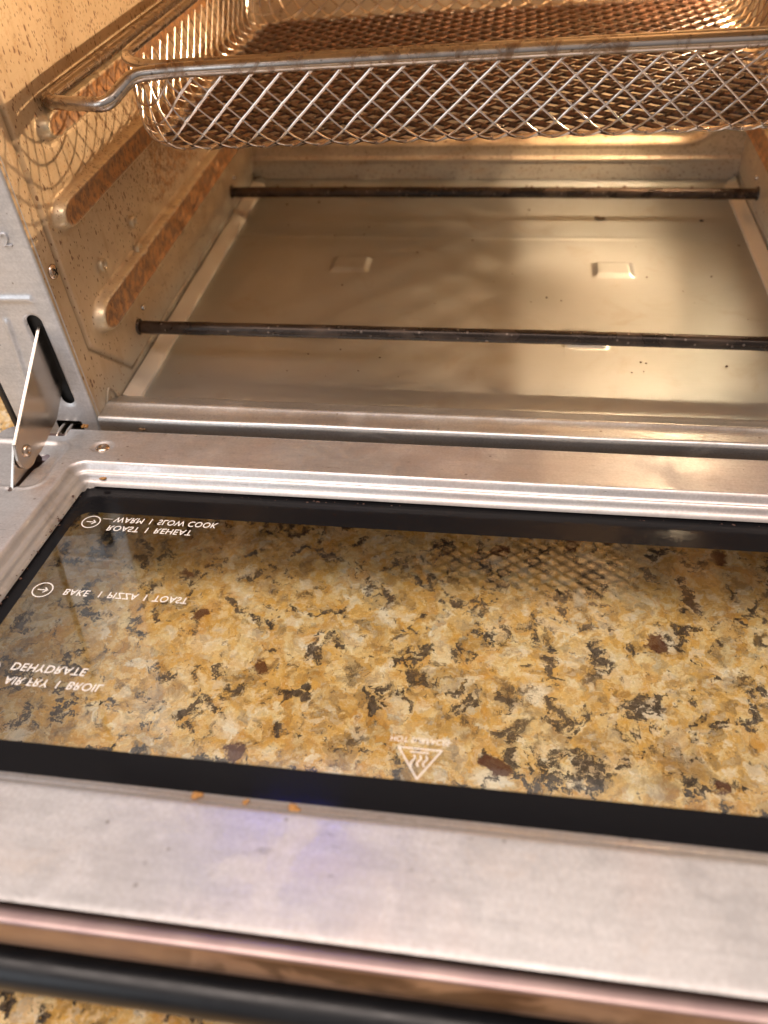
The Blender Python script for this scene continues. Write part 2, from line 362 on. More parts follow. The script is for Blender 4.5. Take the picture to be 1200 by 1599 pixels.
def lathe(name, prof, origin, axis, mat, parent=None, n=24, sx=1, **k):   # prof: (radius, height along axis)
    q = Vector((0, 0, 1)).rotation_difference(Vector(axis)); v = []; f = []
    for (r, h) in prof:
        for j in range(n): a = 2 * math.pi * j / n; v.append(Vector(origin) + q @ Vector((r * math.cos(a) * sx, r * math.sin(a), h)))
    for i in range(len(prof) - 1):
        for j in range(n): f.append((i * n + j, i * n + (j + 1) % n, (i + 1) * n + (j + 1) % n, (i + 1) * n + j))
    f.append(tuple(range((len(prof) - 1) * n, len(prof) * n)))
    return pyd(name, v, f, mat, parent, True, **k)
def plate(name, poly, x0, x1, mat, parent=None, bevel=0.25, **k):         # a flat plate, outline in (y, z), thickness along x
    bm = bmesh.new(); vs = [bm.verts.new((x0, y, z)) for y, z in poly]; fc = bm.faces.new(vs)
    r = bmesh.ops.extrude_face_region(bm, geom=[fc]); bmesh.ops.translate(bm, vec=(x1 - x0, 0, 0), verts=[g for g in r['geom'] if isinstance(g, bmesh.types.BMVert)])
    bmesh.ops.recalc_face_normals(bm, faces=bm.faces)
    if bevel: bmesh.ops.bevel(bm, geom=[e for e in bm.edges if abs(e.verts[0].co.x - e.verts[1].co.x) < 1e-6], offset=bevel, segments=2, affect='EDGES')
    return bmo(name, bm, mat, parent, **k)
def arc(cx, cy, r, a0, a1, n=8): return [(cx + r * math.cos(R(a)), cy + r * math.sin(R(a))) for a in np.linspace(a0, a1, n)]
def glyph_mesh(body, extrude_=0.0, bevel=0.0, shear=0.0, spacing=1.0, off=0.0):
    c = bpy.data.curves.new('t', 'FONT'); c.body = body; c.size = 1; c.extrude = extrude_; c.bevel_depth = bevel; c.shear = shear; c.space_character = spacing
    c.resolution_u = 4; c.offset = off
    o = bpy.data.objects.new('t', c); col.objects.link(o); dg = bpy.context.evaluated_depsgraph_get()
    me = bpy.data.meshes.new_from_object(o.evaluated_get(dg)); bpy.data.objects.remove(o); return me

# ------------------------------------------------------------------ the countertop
ZC = -40.0
bm = bmesh.new(); box(bm, (-1400, -620, ZC - 30), (1700, 500, ZC), 3)
bmo('countertop', bm, 'granite', kind='structure', label='polished golden granite countertop with black and burgundy flecks')

# ------------------------------------------------------------------ the oven
W = 342.0; D = 270.0; ZT = 235.0; YF = -27.0
oven = empty('toaster_oven', (W / 2, 120, ZC), label='toaster oven with its door folded down, steel front frame and black case', category='toaster oven')

def wall_h(Y, Z):
    h = 0.8 * ss(-np.maximum(np.maximum(-(Y + 13.0), (7.5 - Z)), (38 - Z - (Y + 12.5) * 1.02) * 0.70), -0.5, 1.6)      # raised panel inside the seam
    dip = np.maximum(np.maximum(-(Y + 13.0), (7.5 - Z)), (38 - Z - (Y + 12.5) * 1.02) * 0.70)
    h = h - 0.9 * np.exp(-((dip - 0.2) / 0.7) ** 2)
    for (zc, hw, y0, dp) in ((44.5, 8.2, 2, 4.6), (95.5, 6.5, -2, 4.4), (127.5, 5.8, 8, 4.2), (182, 6, 4, 4.0)):
        d = np.where(Y < y0 + hw, np.hypot(np.maximum(y0 + hw - Y, 0) * 0.62, Z - zc), np.abs(Z - zc))
        h = h + dp * (1 - ss(d, hw - 1.1, hw + 0.4)) - 0.6 * (1 - ss(d, hw - 4.0, hw - 1.8)) - 0.35 * np.exp(-((d - hw - 1.5) / 1.0) ** 2)
    for (y, z) in ((17, 64), (58, 66), (56, 52.5)):
        d = np.hypot(Y - y, Z - z); h = h + 0.9 * (1 - ss(d, 2.2, 3.8))
    h = h + 0.25 * np.sin(Y * 0.031 + 1) * np.cos(Z * 0.04)
    return h
def wall_rust(Y, Z):
    a = np.zeros_like(Y)
    for (zc, hw, y0, s) in ((44.5, 8.2, 2, 1.0), (95.5, 6.5, -2, 1.1), (127.5, 5.8, 8, 1.0)):
        d = np.where(Y < y0 + hw, np.hypot(np.maximum(y0 + hw - Y, 0) * 0.62, Z - zc), np.abs(Z - zc))
        a = np.maximum(a, s * (1 - ss(d, hw - 1.7, hw - 0.2)))
    a = np.maximum(a, 0.50 * ss(Y, 50, 110) * ss(Z, 52, 62) * (1 - ss(Z, 110, 140)))
    a = np.maximum(a, 0.30 * ss(Z, 40, 90)); return a
def wall_edge(Y, Z):
    a = np.zeros_like(Y)
    for (zc, hw, y0) in ((44.5, 8.2, 2), (95.5, 6.5, -2), (127.5, 5.8, 8)):
        d = np.where(Y < y0 + hw, np.hypot(np.maximum(y0 + hw - Y, 0) * 0.62, Z - zc), np.abs(Z - zc)); a = np.maximum(a, np.exp(-((d - hw + 0.9) / 0.6) ** 2))
    return a
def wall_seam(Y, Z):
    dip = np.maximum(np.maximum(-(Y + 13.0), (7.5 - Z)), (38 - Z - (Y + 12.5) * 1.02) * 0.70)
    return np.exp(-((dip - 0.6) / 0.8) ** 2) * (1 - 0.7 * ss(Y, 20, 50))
def wall_dirt(Y, Z): return np.clip(0.15 + 0.75 * ss(Y, 15, 70) * ss(Z, 50, 75) * (1 - 0.8 * ss(Z, 118, 140)) + 0.25 * ss(Z, 130, 150), 0, 1)
ys = np.arange(YF, D + 0.6, 1.0); zs = np.concatenate([np.arange(-4, 140, 0.7), np.arange(140, ZT + 1, 1.1)])
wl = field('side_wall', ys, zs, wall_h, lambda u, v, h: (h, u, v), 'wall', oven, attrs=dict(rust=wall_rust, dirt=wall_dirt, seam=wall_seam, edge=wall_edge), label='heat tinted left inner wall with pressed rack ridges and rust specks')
LY, LZ = 226.0, 171.0
wr = field('side_wall', ys, zs, wall_h, lambda u, v, h: (W - h, u, v), 'wall', oven, flip=True, keep=lambda Y, Z: 14.0 - np.hypot(Y - LY, Z - LZ), step=1.1, attrs=dict(rust=wall_rust, dirt=wall_dirt, seam=wall_seam, edge=wall_edge), label='right inner wall with pressed rack ridges')
for (y, z) in ((17, 64), (58, 66), (56, 52.5)):
    lathe('rivet', [(3.1, 1.4), (3.2, 2.8), (2.7, 3.7), (2.0, 3.8), (1.5, 3.0), (1.3, 0.6)], (0, y, z), (1, 0, 0), 'rivet', oven, n=20)
def screw(name, o, ax, r, parent, **k):
    ax = Vector(ax)
    s_ = lathe(name, [(r, 0), (r, 0.5), (r * 0.86, 1.1), (r * 0.5, 1.5), (0.05, 1.6)], o, ax, 'screw', parent, **k)
    q = Vector((0, 0, 1)).rotation_difference(ax); bm = bmesh.new()
    for ang in (0.5, 0.5 + math.pi / 2):
        b2 = bmesh.new(); box(b2, (-r * 0.55, -r * 0.11, 1.25), (r * 0.55, r * 0.11, 1.66)); m4 = Matrix.Translation(Vector(o)) @ q.to_matrix().to_4x4() @ Matrix.Rotation(ang, 4, 'Z')
        b2.transform(m4); me = bpy.data.meshes.new('x'); b2.to_mesh(me); b2.free(); bm.from_mesh(me)
    if parent is oven: bmo('screw_slot', bm, 'cavity', s_)
    else: bm.free()
    return s_
screw('screw', (0.2, -19.5, 80), (1, 0, 0), 3.2, oven)
# back wall: recessed field above a rounded border, a bead, a rusty line
def back_h(X, Z):
    d = rrect(X, Z, 16, 326, 27, 260, 26); h = -4.0 * (1 - ss(d, -3.2, 1.0)) + 0.6 * np.exp(-((d - 2.0) / 1.2) ** 2)
    h = h + 1.1 * np.exp(-((Z - 16.5) / 1.0) ** 2) * ss(X, 0, 8) * (1 - ss(X, 325, 341)) + 1.6 * (1 - ss(Z, 16, 17.5))
    return h
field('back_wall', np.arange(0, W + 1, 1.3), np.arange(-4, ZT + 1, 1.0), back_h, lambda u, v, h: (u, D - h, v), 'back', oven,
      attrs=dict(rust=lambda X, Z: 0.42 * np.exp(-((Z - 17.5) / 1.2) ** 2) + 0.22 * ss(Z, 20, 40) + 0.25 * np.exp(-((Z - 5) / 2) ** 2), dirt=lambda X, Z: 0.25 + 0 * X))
bm = bmesh.new(); box(bm, (0, YF + 1, ZT), (W, D, ZT + 1)); bmo('ceiling_panel', bm, 'back', oven)
bm = bmesh.new(); box(bm, (0, YF + 1, -6), (W, D, -5)); bmo('oven_floor', bm, 'cavity', oven)

# front frame: left post, right post, header, pressed from one sheet
def slot_d(X, Z): return seg(X, Z, -12.6, 59.6, -11.6, 19.2) - (3.0 + 0.5 * ss(Z, 20, 58))
def post_h(X, Z):
    s_ = slot_d(X, Z); h = 0.55 * (1 - ss(s_, 0.2, 1.8)) * 0 - 0.9 * (1 - ss(s_, 0.0, 1.2))
    h = h + 1.0 * np.exp(-(seg(X, Z, -60, 70.2, -9.4, 71.4) / 1.25) ** 2)
    h = h + 1.0 * np.exp(-(np.minimum(seg(X, Z, -24.8, 60, -28.2, 27), seg(X, Z, -28.2, 27, -32, 14)) / 1.2) ** 2)
    e_ = np.maximum(X, -(X + 43)); h = h - 2.2 * ss(e_, -1.6, 0.35) ** 2
    return h + 0.08 * np.sin(X * .3) * np.sin(Z * 0.08)
fr = field('front_frame', np.arange(-43, 0.3, 0.6), np.arange(-9, 250, 0.9), post_h, lambda u, v, h: (u, YF - h, v), 'frame', oven, keep=lambda X, Z: np.maximum(-slot_d(X, Z), -rrect(X, Z, -22, -9, -20, 6.5, 1)), step=0.75)
field('front_frame', np.arange(-43, 0.3, 0.8), np.arange(-9, 250, 1.3), post_h, lambda u, v, h: (W - u, YF - h, v), 'frame', oven, keep=lambda X, Z: -slot_d(X, Z), step=1.0, flip=True)
bm = bmesh.new(); box(bm, (0, YF - 1, 206), (W, YF + 0.6, 249.5), 0.8); bmo('front_header', bm, 'frame', oven)
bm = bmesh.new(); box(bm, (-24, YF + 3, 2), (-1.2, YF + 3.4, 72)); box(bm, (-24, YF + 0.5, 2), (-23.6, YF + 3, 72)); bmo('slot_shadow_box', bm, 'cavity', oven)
me = glyph_mesh('2', 0.05, 0.045, 0, 1, -0.03)
for v in me.vertices: v.co = Vector((-11.5 + v.co.x * 7.6, YF - 0.05 - v.co.z * 8, 94.9 + v.co.y * 8.3)) * S
me.materials.append(M['frame']); link(bpy.data.objects.new('embossed_number', me), fr)
# sill under the opening
prof = [(-1.5, -5), (-2.5, 4), (-8, 6.8), (-13.2, 8.6), (-14.2, 9.6), (-15.2, 9.95), (-16.3, 9.6), (-17.4, 9.0), (-22, 8.95), (-24.4, 9.15), (-25.6, 9.35), (-26.6, 9.1), (-27.3, 8.3), (-27.6, 6.8), (-27.7, 3), (-27.4, 0), (-27, -9)]
extrude('sill', prof, 0.2, W - 0.2, 'sill', oven, nx=90, wob=0.35)
bm = bmesh.new(); box(bm, (-43, YF + 6, -16), (W + 43, YF + 8, -3)); box(bm, (-44, YF + 8, -17), (W + 44, D + 20, -16)); bmo('base_plate', bm, 'cavity', oven)
# pressed tab notch in the corner of the left wall
tube('wall_tab', round_path([(0.6, -16.2, 9.4), (0.7, -10.5, 14.6), (0.7, -6.5, 10.5), (0.7, -5.2, 3.4)], 1.6), 0.55, 'wall', oven, n=8)
# outer case
bm = bmesh.new()
for x0, x1 in ((-47, -43.4), (W + 43.4, W + 47)): box(bm, (x0, YF + 1, -18), (x1, D + 25, 252), 1.2)
box(bm, (-43.4, YF + 1, 250), (W + 43.4, D + 25, 252)); box(bm, (-43.4, D + 22, -18), (W + 43.4, D + 25, 250)); bmo('outer_case', bm, 'case', oven)
bm = bmesh.new(); box(bm, (-46, YF - 9, 252.5), (W + 46, YF + 6, 322), 3); cp = bmo('control_panel', bm, 'case', oven)
bm = bmesh.new(); box(bm, (54, YF - 9.8, 254.5), (100, YF - 9.2, 259.5), 0.2); bmo('display', bm, 'blue', cp)
for x in (-30, W + 30):
    for y in (0, D): lathe('foot', [(9, 0), (10, 3), (10, 20), (8, 22.2)], (x, y, ZC + 0.1), (0, 0, 1), 'rubber', oven)

# heating elements across the floor
def heater(y, z):
    pts = [Vector((x, y + 0.25 * math.sin(x * 0.03), z + 0.3 * math.sin(x * 0.021 + y))) for x in np.linspace(0.5, W - 0.5, 90)]
    h = tube('heating_element', pts, 3.35, 'heater', oven, n=18, wob=0.05)
    for x, a in ((0.4, 1), (W - 0.4, -1)):
        lathe('element_collar', [(4.2, 0), (4.2, 1.2), (3.6, 1.6)], (x, y, z), (a, 0, 0), 'heater', h)
        lathe('element_stud', [(1.5, 0), (1.5, 1.6), (0.9, 2.2)], (x, y + 9, z - 1 + 7), (a, 0, 0), 'link', h, n=10)
heater(35.6, 20.0); heater(212, 16.5)
# oven lamp in the right wall (lit)
LP = Vector((W + 5.0, LY, LZ))
lm = lathe('oven_lamp', [(14.5, 1.5), (17.5, 1.9), (18.0, 0.6), (14.2, 0.2), (14.0, -3), (13.0, -12), (10, -17), (0.2, -18)], (W - 0.4, LY, LZ), (-1, 0, 0), 'link', oven, n=36)
lathe('bulb', [(0.1, -3.2), (1.8, -2.65), (2.9, -1.3), (3.2, 0), (2.9, 1.3), (1.8, 2.65), (0.1, 3.2)], LP, (0, 1, 0), 'bulb', lm, n=16)
lathe('lamp_lens', [(13.8, 0), (13.2, 1.6), (10, 3.3), (6, 4.3), (0.2, 4.7)], (W - 0.4, LY, LZ), (-1, 0, 0), 'lamp_glass', lm, n=36)

# hinge arm, rods
for sgn in (0, 1):
    mx = (lambda x: x) if sgn == 0 else (lambda x: W - x)
    poly = [(-15, 62), (-15, 38), (-27.5, 24.2), (-39, 17.0), (-58, 13.8)] + arc(-66.5, 20.6, 7.4, -60, -190, 9) + [(-71.5, 28.6), (-26, 55.8)]
    ha = plate('hinge_arm', poly, mx(-13.4), mx(-12.0), 'link', oven, 0.2)
    lathe('pivot_pin', [(2.6, 0), (2.6, 0.7), (1.9, 1.1), (1.2, 1.0), (1.0, 0.3)], (mx(-12), -66.5, 21.2), (1 if sgn == 0 else -1, 0, 0), 'screw', ha, n=20)
    for dx in (-13.2, -17.4): tube('hinge_rod', round_path([(mx(dx), -21, 2.5), (mx(dx), -30, 5.5), (mx(dx), -36, 5.5), (mx(dx), -43, 1.0)], 3), 0.9, 'link', oven, n=10)

# ------------------------------------------------------------------ the door (folded down, its front edge raised by 6.5 degrees)
TA = R(6.5); CT, ST = math.cos(TA), math.sin(TA); HY, HZ = -35.0, 8.9
def dr(x, v, w_): return (x, HY - v * CT + w_ * ST, HZ + v * ST + w_ * CT)
OX0, OX1, OV0, OV1 = 10.4, W - 10.4, 32.7, 172.0            # the opening round the glass
WG = -10.0
def door_keep(X, V):
    out = rrect(X, V, -42, W + 42, 0, 212.4, 8); hole = -rrect(X, V, OX0 - .6, OX1 + .6, OV0 - .6, OV1 + .6, 5)
    d = np.maximum(out, hole)
    for f in (lambda x: x, lambda x: W - x):
        x = f(X); d = np.maximum(d, -rrect(x, V, -21.5, -9.5, -9, 7.5, 1)); d = np.maximum(d, -(seg(x, V, -13.1, 22.5, -14.2, 49) - 1.0)); d = np.maximum(d, -(seg(x, V, -11.6, 23, -12.6, 30) - 2.0))
    return d
def door_h(X, V):
    # distance beyond the opening, scaled so that the slope has its own width on each side
    dx = np.maximum(OX0 - X, X - OX1); dv0 = (OV0 - V) * 1.0; dv1 = (V - OV1) * 0.78
    ax = np.maximum(dx, 0); ay = np.maximum(np.maximum(dv0, dv1), 0); d = np.hypot(ax, ay); d = np.where((ax == 0) | (ay == 0), np.maximum(ax, ay), d)
    h = -10.2 + 10.2 * (0.26 * ss(d, 0, 1.3) + 0.34 * ss(d, 1.9, 3.7) + 0.40 * ss(d, 4.3, 7.2))
    h = h + 0.25 * np.exp(-((d - 1.7) / 0.35) ** 2) + 0.25 * np.exp(-((d - 4.0) / 0.35) ** 2)
    h = h - 1.6 * ss(-V, -1.6, 0) ** 2 - 0.12 * ss(V, 212.0, 212.5)
    for f in (lambda x: x, lambda x: W - x):
        x = f(X); pk = rrect(x, V, -70, -3.0, 12.5, 47, 7); h = h - 1.1 * (1 - ss(pk, -2.2, 0.2)) * ss(d, 7, 8) + 0.35 * np.exp(-((pk - 0.8) / 0.7) ** 2) * ss(d, 7, 8)
        s_ = seg(x, V, -13.1, 22.5, -14.2, 49) - 1.0; h = h - 0.5 * (1 - ss(s_, 0, 1.0))
        h = h - 0.8 * (1 - ss(np.hypot((x - 12) * 0.9, V - 14.5), 2.8, 5.2))
    h = h + 0.14 * np.sin(X * 0.035 + V * 0.02) * np.cos(V * 0.05 + 1.0)
    return h
def door_grime(X, V):
    dx = np.maximum(OX0 - X, X - OX1); dv = np.maximum(OV0 - V, (V - OV1) * 0.78)
    side = (1 - ss(dx, 6.3, 8.0)) * ss(dx, -1, 0.2) * (1 - ss(np.maximum(OV0 - V, 0), 0, 5)); crease = np.exp(-((np.maximum(dx, dv) - 0.3) / 0.9) ** 2) * (V < 100)
    return np.clip(0.85 * side + 0.8 * crease, 0, 1)
door = field('door', np.concatenate([np.arange(-42, 60, 0.75), np.arange(60, W - 20, 1.5), np.arange(W - 20, W + 42.5, 1.0)]), np.concatenate([np.arange(0, 50, 0.62), np.arange(50, 168, 1.0), np.arange(168, 212.8, 0.8)]),
             door_h, dr, 'door', oven, keep=door_keep, step=0.8, flip=True, attrs=dict(grime=door_grime), label='oven door folded down flat, galvanised inner face round a glass window')
def dbox(name, x0, x1, v0, v1, w0, w1, mat, bevel=0.0, parent=None, **k):
    bm = bmesh.new(); box(bm, (x0, v0, w0), (x1, v1, w1), bevel)
    for v in bm.verts: v.co = Vector(dr(*v.co))
    bmesh.ops.recalc_face_normals(bm, faces=bm.faces)
    return bmo(name, bm, mat, parent, **k)
gl = dbox('door_glass', OX0 - 3, OX1 + 3, OV0 - 3, OV1 + 3, WG - 4.0, WG, 'glass', 0.0, door)
# black frit border printed on the glass: a ring with rounded corners
def ring(x0, x1, v0, v1, r, n=8):
    p = []
    for cx, cv, a in ((x1 - r, v1 - r, 0), (x0 + r, v1 - r, 90), (x0 + r, v0 + r, 180), (x1 - r, v0 + r, 270)): p += arc(cx, cv, r, a, a + 90, n)
    return p
o_, i_ = ring(OX0 - 2.5, OX1 + 2.5, OV0 - 2.5, OV1 + 2.5, 5), ring(14.8, W - 14.8, 49.0, 161.5, 6)
n_ = len(o_); vs = [dr(x, v, WG + 0.06) for x, v in o_ + i_]; fs = [(j, (j + 1) % n_, n_ + (j + 1) % n_, n_ + j) for j in range(n_)]
pyd('glass_border', vs, fs, 'frit', door, False)
# outer shell: rim, rounded front edge, face below
prof = [(212.5, -3.5), (212.6, -2.0), (213.0, -1.6), (214.4, -1.5), (215.6, -1.55), (216.35, -1.65), (216.65, -1.9), (216.8, -2.6), (216.6, -10), (216.2, -15), (215.4, -18), (213.5, -19), (205, -19.4), (2, -19.4), (1.2, -18), (1.2, -3.0)]
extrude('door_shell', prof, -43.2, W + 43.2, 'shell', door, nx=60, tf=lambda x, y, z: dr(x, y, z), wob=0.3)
bpy.data.objects['door_shell'].data  # outer shell has an opening behind the glass: cut below
sh = bpy.data.objects['door_shell']; me = sh.data; bm = bmesh.new(); bm.from_mesh(me)
kill = []
for f in bm.faces:
    c = f.calc_center_median() / S; v = -(c.y - HY) * CT + (c.z - HZ) * ST
    if 12 < v < 204: kill.append(f)
bmesh.ops.delete(bm, geom=kill, context='FACES'); bm.to_mesh(me); bm.free()
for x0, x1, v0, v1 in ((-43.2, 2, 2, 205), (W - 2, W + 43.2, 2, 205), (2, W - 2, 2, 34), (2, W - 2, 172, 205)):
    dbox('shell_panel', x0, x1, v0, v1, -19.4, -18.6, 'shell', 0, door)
tube('handle', densify(round_path([dr(14, 206, -19), dr(14, 214.5, -32.5), dr(24, 214.5, -33.8), dr(W - 24, 214.5, -33.8), dr(W - 14, 214.5, -32.5), dr(W - 14, 206, -19)], 7), 6), 6.3, 'handle', door, n=28)
def dscrew(x, v, r):
    return lathe('screw', [(r * 1.08, -0.3), (r, 0.2), (r * 0.86, 0.7), (r * 0.55, 0.95), (r * 0.3, 0.5), (0.05, 0.4)], dr(x, v, -0.75), (0, ST, CT), 'screw', door, n=24)
dscrew(12, 14.5, 3.1); dscrew(W - 12, 14.5, 3.1)
for f in (lambda x: x, lambda x: W - x):
    plate('hinge_bracket', [(-69, 27.6), (-60, 22.5), (-57, 9), (-62, 3), (-88, 5), (-83, 12.2)], f(-15.2), f(-13.9), 'link', door, 0.2)
# printed words, read from the outside of the door
def dtext(body, x0, x1, vb, cap, bold=0.004, w_=WG + 0.10):
    me = glyph_mesh(body, 0.004, bold * 1.6, -0.12, 1.06, 0); xs_ = [v.co.x for v in me.vertices]; a, b = min(xs_), max(xs_); k = cap / 0.69
    for v in me.vertices: v.co = Vector(dr(x0 + (v.co.x - a) / (b - a) * (x1 - x0), vb + v.co.y * k, w_ + v.co.z * k)) * S
    me.materials.append(M['print']); return link(bpy.data.objects.new('printed_words', me), door)
dtext('WARM  I  SLOW COOK', 31.7, 76.5, 51.4, 3.3); dtext('ROAST  I  REHEAT', 31.0, 67.1, 57.0, 3.2)
dtext('BAKE   I  PIZZA  I  TOAST', 30.3, 78.6, 95.1, 3.1); dtext('DEHYDRATE', 29.0, 56.0, 131.5, 3.2); dtext('AIR FRY  I  BROIL', 29.7, 64.1, 137.5, 3.1)
dtext('HOT SURFACES', 160.7, 178.8, 146.6, 1.9, 0.004)
def dstrips(name, lines, wd, w_=WG + 0.10):
    v = []; f = []
    for ln in lines:
        ln = [Vector((a, b)) for a, b in ln]; closed = (ln[0] - ln[-1]).length < 1e-6; N = len(ln)
        for i, p in enumerate(ln):
            a = ln[i - 1] if i > 0 else (ln[-2] if closed else ln[0]); b = ln[i + 1] if i < N - 1 else (ln[1] if closed else ln[-1])
            d1 = (p - a).normalized() if (p - a).length > 0 else (b - p).normalized(); d2 = (b - p).normalized() if (b - p).length > 0 else d1
            nn = Vector((-(d1 + d2).y, (d1 + d2).x)).normalized(); s_ = 1 / max(0.45, abs(nn.dot(Vector((-d1.y, d1.x)))))
            for q in (-1, 1): r_ = p + nn * q * wd / 2 * s_; v.append(dr(r_.x, r_.y, w_))
        o0 = len(v) - 2 * N
        for i in range(N - 1): f.append((o0 + 2 * i, o0 + 2 * i + 1, o0 + 2 * i + 3, o0 + 2 * i + 2))
    return pyd(name, v, f, 'print', door, False)
for cv, cx in ((55.4, 22.4), (96.4, 21.5), (134.6, 20.9)):
    dstrips('printed_arrow', [arc(cx, cv, 3.75, 0, 360, 33), [(cx - 2.0, cv), (cx + 2.0, cv)], [(cx + 0.6, cv - 1.3), (cx + 2.0, cv), (cx + 0.6, cv + 1.3)]], 0.45)
dstrips('printed_dash', [[(26.6, 52.9), (30.8, 52.9)]], 0.22)
wave = lambda x: [(x + 0.55 * math.sin(t * 2 * math.pi), 152.6 + 3.9 * t) for t in np.linspace(0, 1, 12)]
dstrips('printed_hazard_sign', [[(163.6, 150.4), (176.5, 150.4), (170.1, 160.7), (163.6, 150.4)], [(167.1, 151.65), (172.8, 151.65)], wave(168.3), wave(170.1), wave(171.9)], 0.42)

# ------------------------------------------------------------------ crumb tray
TX0, TX1, TY0, TY1 = 2.2, W - 1.2, -1.2, 268.0
def tray_h(X, Y):
    h = 3.0 * (1 - ss(X, TX0, 9.2)) + 3.0 * ss(X, W - 6.6, TX1) + 3.0 * ss(Y, 258, 267) - 0.5 * ss(Y, 256, 258)
    h = h - 0.5 * np.exp(-((X - 9.8) / 0.8) ** 2) - 0.5 * np.exp(-((X - (W - 7.2)) / 0.8) ** 2)
    for (x0, x1, y0, y1, s_) in ((81, 105.5, 134.5, 154, -1), (239, 263, 132.5, 151, 1), (220, 243, 58, 76, -1)):
        d = rrect(X, Y, x0, x1, y0, y1, 1.5); h = h + 1.7 * (1 - ss(d, -3.2, 0.3)) * (1 if s_ > 0 else 1.25)
    return h + 0.35 * np.sin(X * 0.017) * np.sin(Y * 0.02 + 1) + 0.35 * np.exp(-((Y - 182) / 1.6) ** 2) * (1 - ss(X, 240, 330))
field('crumb_tray', np.arange(TX0, TX1 + 0.8, 1.2), np.arange(TY0, TY1, 1.2), tray_h, lambda u, v, h: (u, v, h), 'tray', label='wide shiny crumb tray lying on the oven floor under the heating rods', category='crumb tray')

for f, nm in ((lambda x: x, 'left'), (lambda x: W - x, 'right')):
    pr = [(0.9, -2), (0.9, 3.4), (1.6, 3.7), (8.4, 1.5), (9.2, 1.1), (9.4, -0.5)]; v_ = []
    for y in (-1.0, 262.0): v_ += [(f(x), y, z) for x, z in pr]
    n6 = len(pr); pyd('tray_guide', v_, [(j, j + 1, n6 + j + 1, n6 + j) for j in range(n6 - 1)] + [tuple(range(n6))], 'guide', oven, False)
# ------------------------------------------------------------------ air fryer basket
bas = empty('air_fryer_basket', (168, 138, 109), label='mesh air fryer basket with wire rim, greasy and scorched, on the upper rack ridges', category='basket')
BT = 0.0300                                                    # it sits a little higher on the right
def bw(x, y, z): return Vector((x, y, z + (x - 30) * BT))
BX0, BX1, BY0, BY1, BR, BF, BZ, BH = 26.5, 304.0, 25.0, 250.0, 26.0, 10.0, 109.6, 32.5
KX0, KX1, KY0, KY1 = BX0 + BR, BX1 - BR, BY0 + BR, BY1 - BR
S0 = BR - BF; S1 = S0 + BF * math.pi / 2; S2 = S1 + (BH - BF)
def sheet(px, py):
    kx = min(max(px, KX0), KX1); ky = min(max(py, KY0), KY1); dx, dy = px - kx, py - ky; s_ = math.hypot(dx, dy)
    if s_ < 1e-9: return Vector((px, py, BZ)), Vector((0, 0, 1)), 0
    ux, uy = dx / s_, dy / s_
    if s_ <= S0: return Vector((px, py, BZ)), Vector((0, 0, 1)), s_
    if s_ < S1:
        a = (s_ - S0) / BF; r = S0 + BF * math.sin(a); z = BF * (1 - math.cos(a)); return Vector((kx + ux * r, ky + uy * r, BZ + z)), Vector((-ux * math.sin(a), -uy * math.sin(a), math.cos(a))), s_
    return Vector((kx + ux * BR, ky + uy * BR, BZ + BF + s_ - S1)), Vector((-ux, -uy, 0)), s_
WX, WY = 11.9, 10.6
xs_n = int((BX1 - BX0 + 2 * (S2 - BR)) / WX * 2) + 2; ys_n = int((BY1 - BY0 + 2 * (S2 - BR)) / WY * 2) + 2
ox, oy = BX0 - (S2 - BR) - 3, BY0 - (S2 - BR) - 2.0
V_, F_, DT_ = [], [], []
def strand(a, b, tw, wd, th):
    m = ((a[0] + b[0]) / 2, (a[1] + b[1]) / 2); ring_ = []
    for k_, p in enumerate((a, m, b)):
        P, N_, s_ = sheet(*p); ring_.append((bw(*P), N_, s_))
    for k_, (P, N_, s_) in enumerate(ring_):
        T = (ring_[min(k_ + 1, 2)][0] - ring_[max(k_ - 1, 0)][0]); T.normalize(); B = N_.cross(T).normalized(); N2 = T.cross(B)
        c, s2 = math.cos(tw), math.sin(tw); b1 = B * c + N2 * s2; n1 = N2 * c - B * s2
        if k_ != 1: P = P + T * (0.25 if k_ == 2 else -0.25)
        ww = wd * (1.0 if k_ == 1 else 1.2)
        for (q, r_) in ((-.5, 0), (-.3, .5), (.3, .5), (.5, 0), (.3, -.5), (-.3, -.5)): V_.append(P + b1 * q * ww + n1 * r_ * th)
        low = 1 - min(1, max(0, (s_ - 8) / 16)); xx = P.x
        g = 1.15 * low * (0.62 + 0.38 * max(0, min(1, (270 - xx) / 120))) * (1 if P.y < 235 else 0.5) + 0.10; DT_.extend([g + random.uniform(-.12, .12)] * 6)
    o = len(V_) - 18
    for k_ in range(2):
        for j in range(6): F_.append((o + k_ * 6 + j, o + k_ * 6 + (j + 1) % 6, o + k_ * 6 + 6 + (j + 1) % 6, o + k_ * 6 + 6 + j))
def node(i, j):
    r = random.Random(i * 7919 + j); return (ox + i * WX / 2 + r.uniform(-.22, .22), oy + j * WY / 2 + r.uniform(-.22, .22))
def sl(p):
    kx = min(max(p[0], KX0), KX1); ky = min(max(p[1], KY0), KY1); return math.hypot(p[0] - kx, p[1] - ky)
NODES = []
for i in range(-1, xs_n + 1):
    for j in range(-1, ys_n + 1):
        if (i + j) % 2: continue
        a = node(i, j)
        if sl(a) > S2 + 1: continue
        NODES.append(a)
        for dj, tw, wd in ((1, -0.55, 0.95), (-1, 0.5, 1.5)):
            b = node(i + 1, j + dj)
            if sl(b) > S2 + 3: continue
            lowf = 1 if sl(a) < S0 + 6 else 0
            strand(a, b, tw, wd * (0.74 + 0.90 * lowf), 0.6 + 0.8 * lowf)
pyd('wire_mesh', V_, F_, 'mesh', bas, False, dict(dirt=DT_), label='diamond mesh basket body, its floor caked with brown residue')
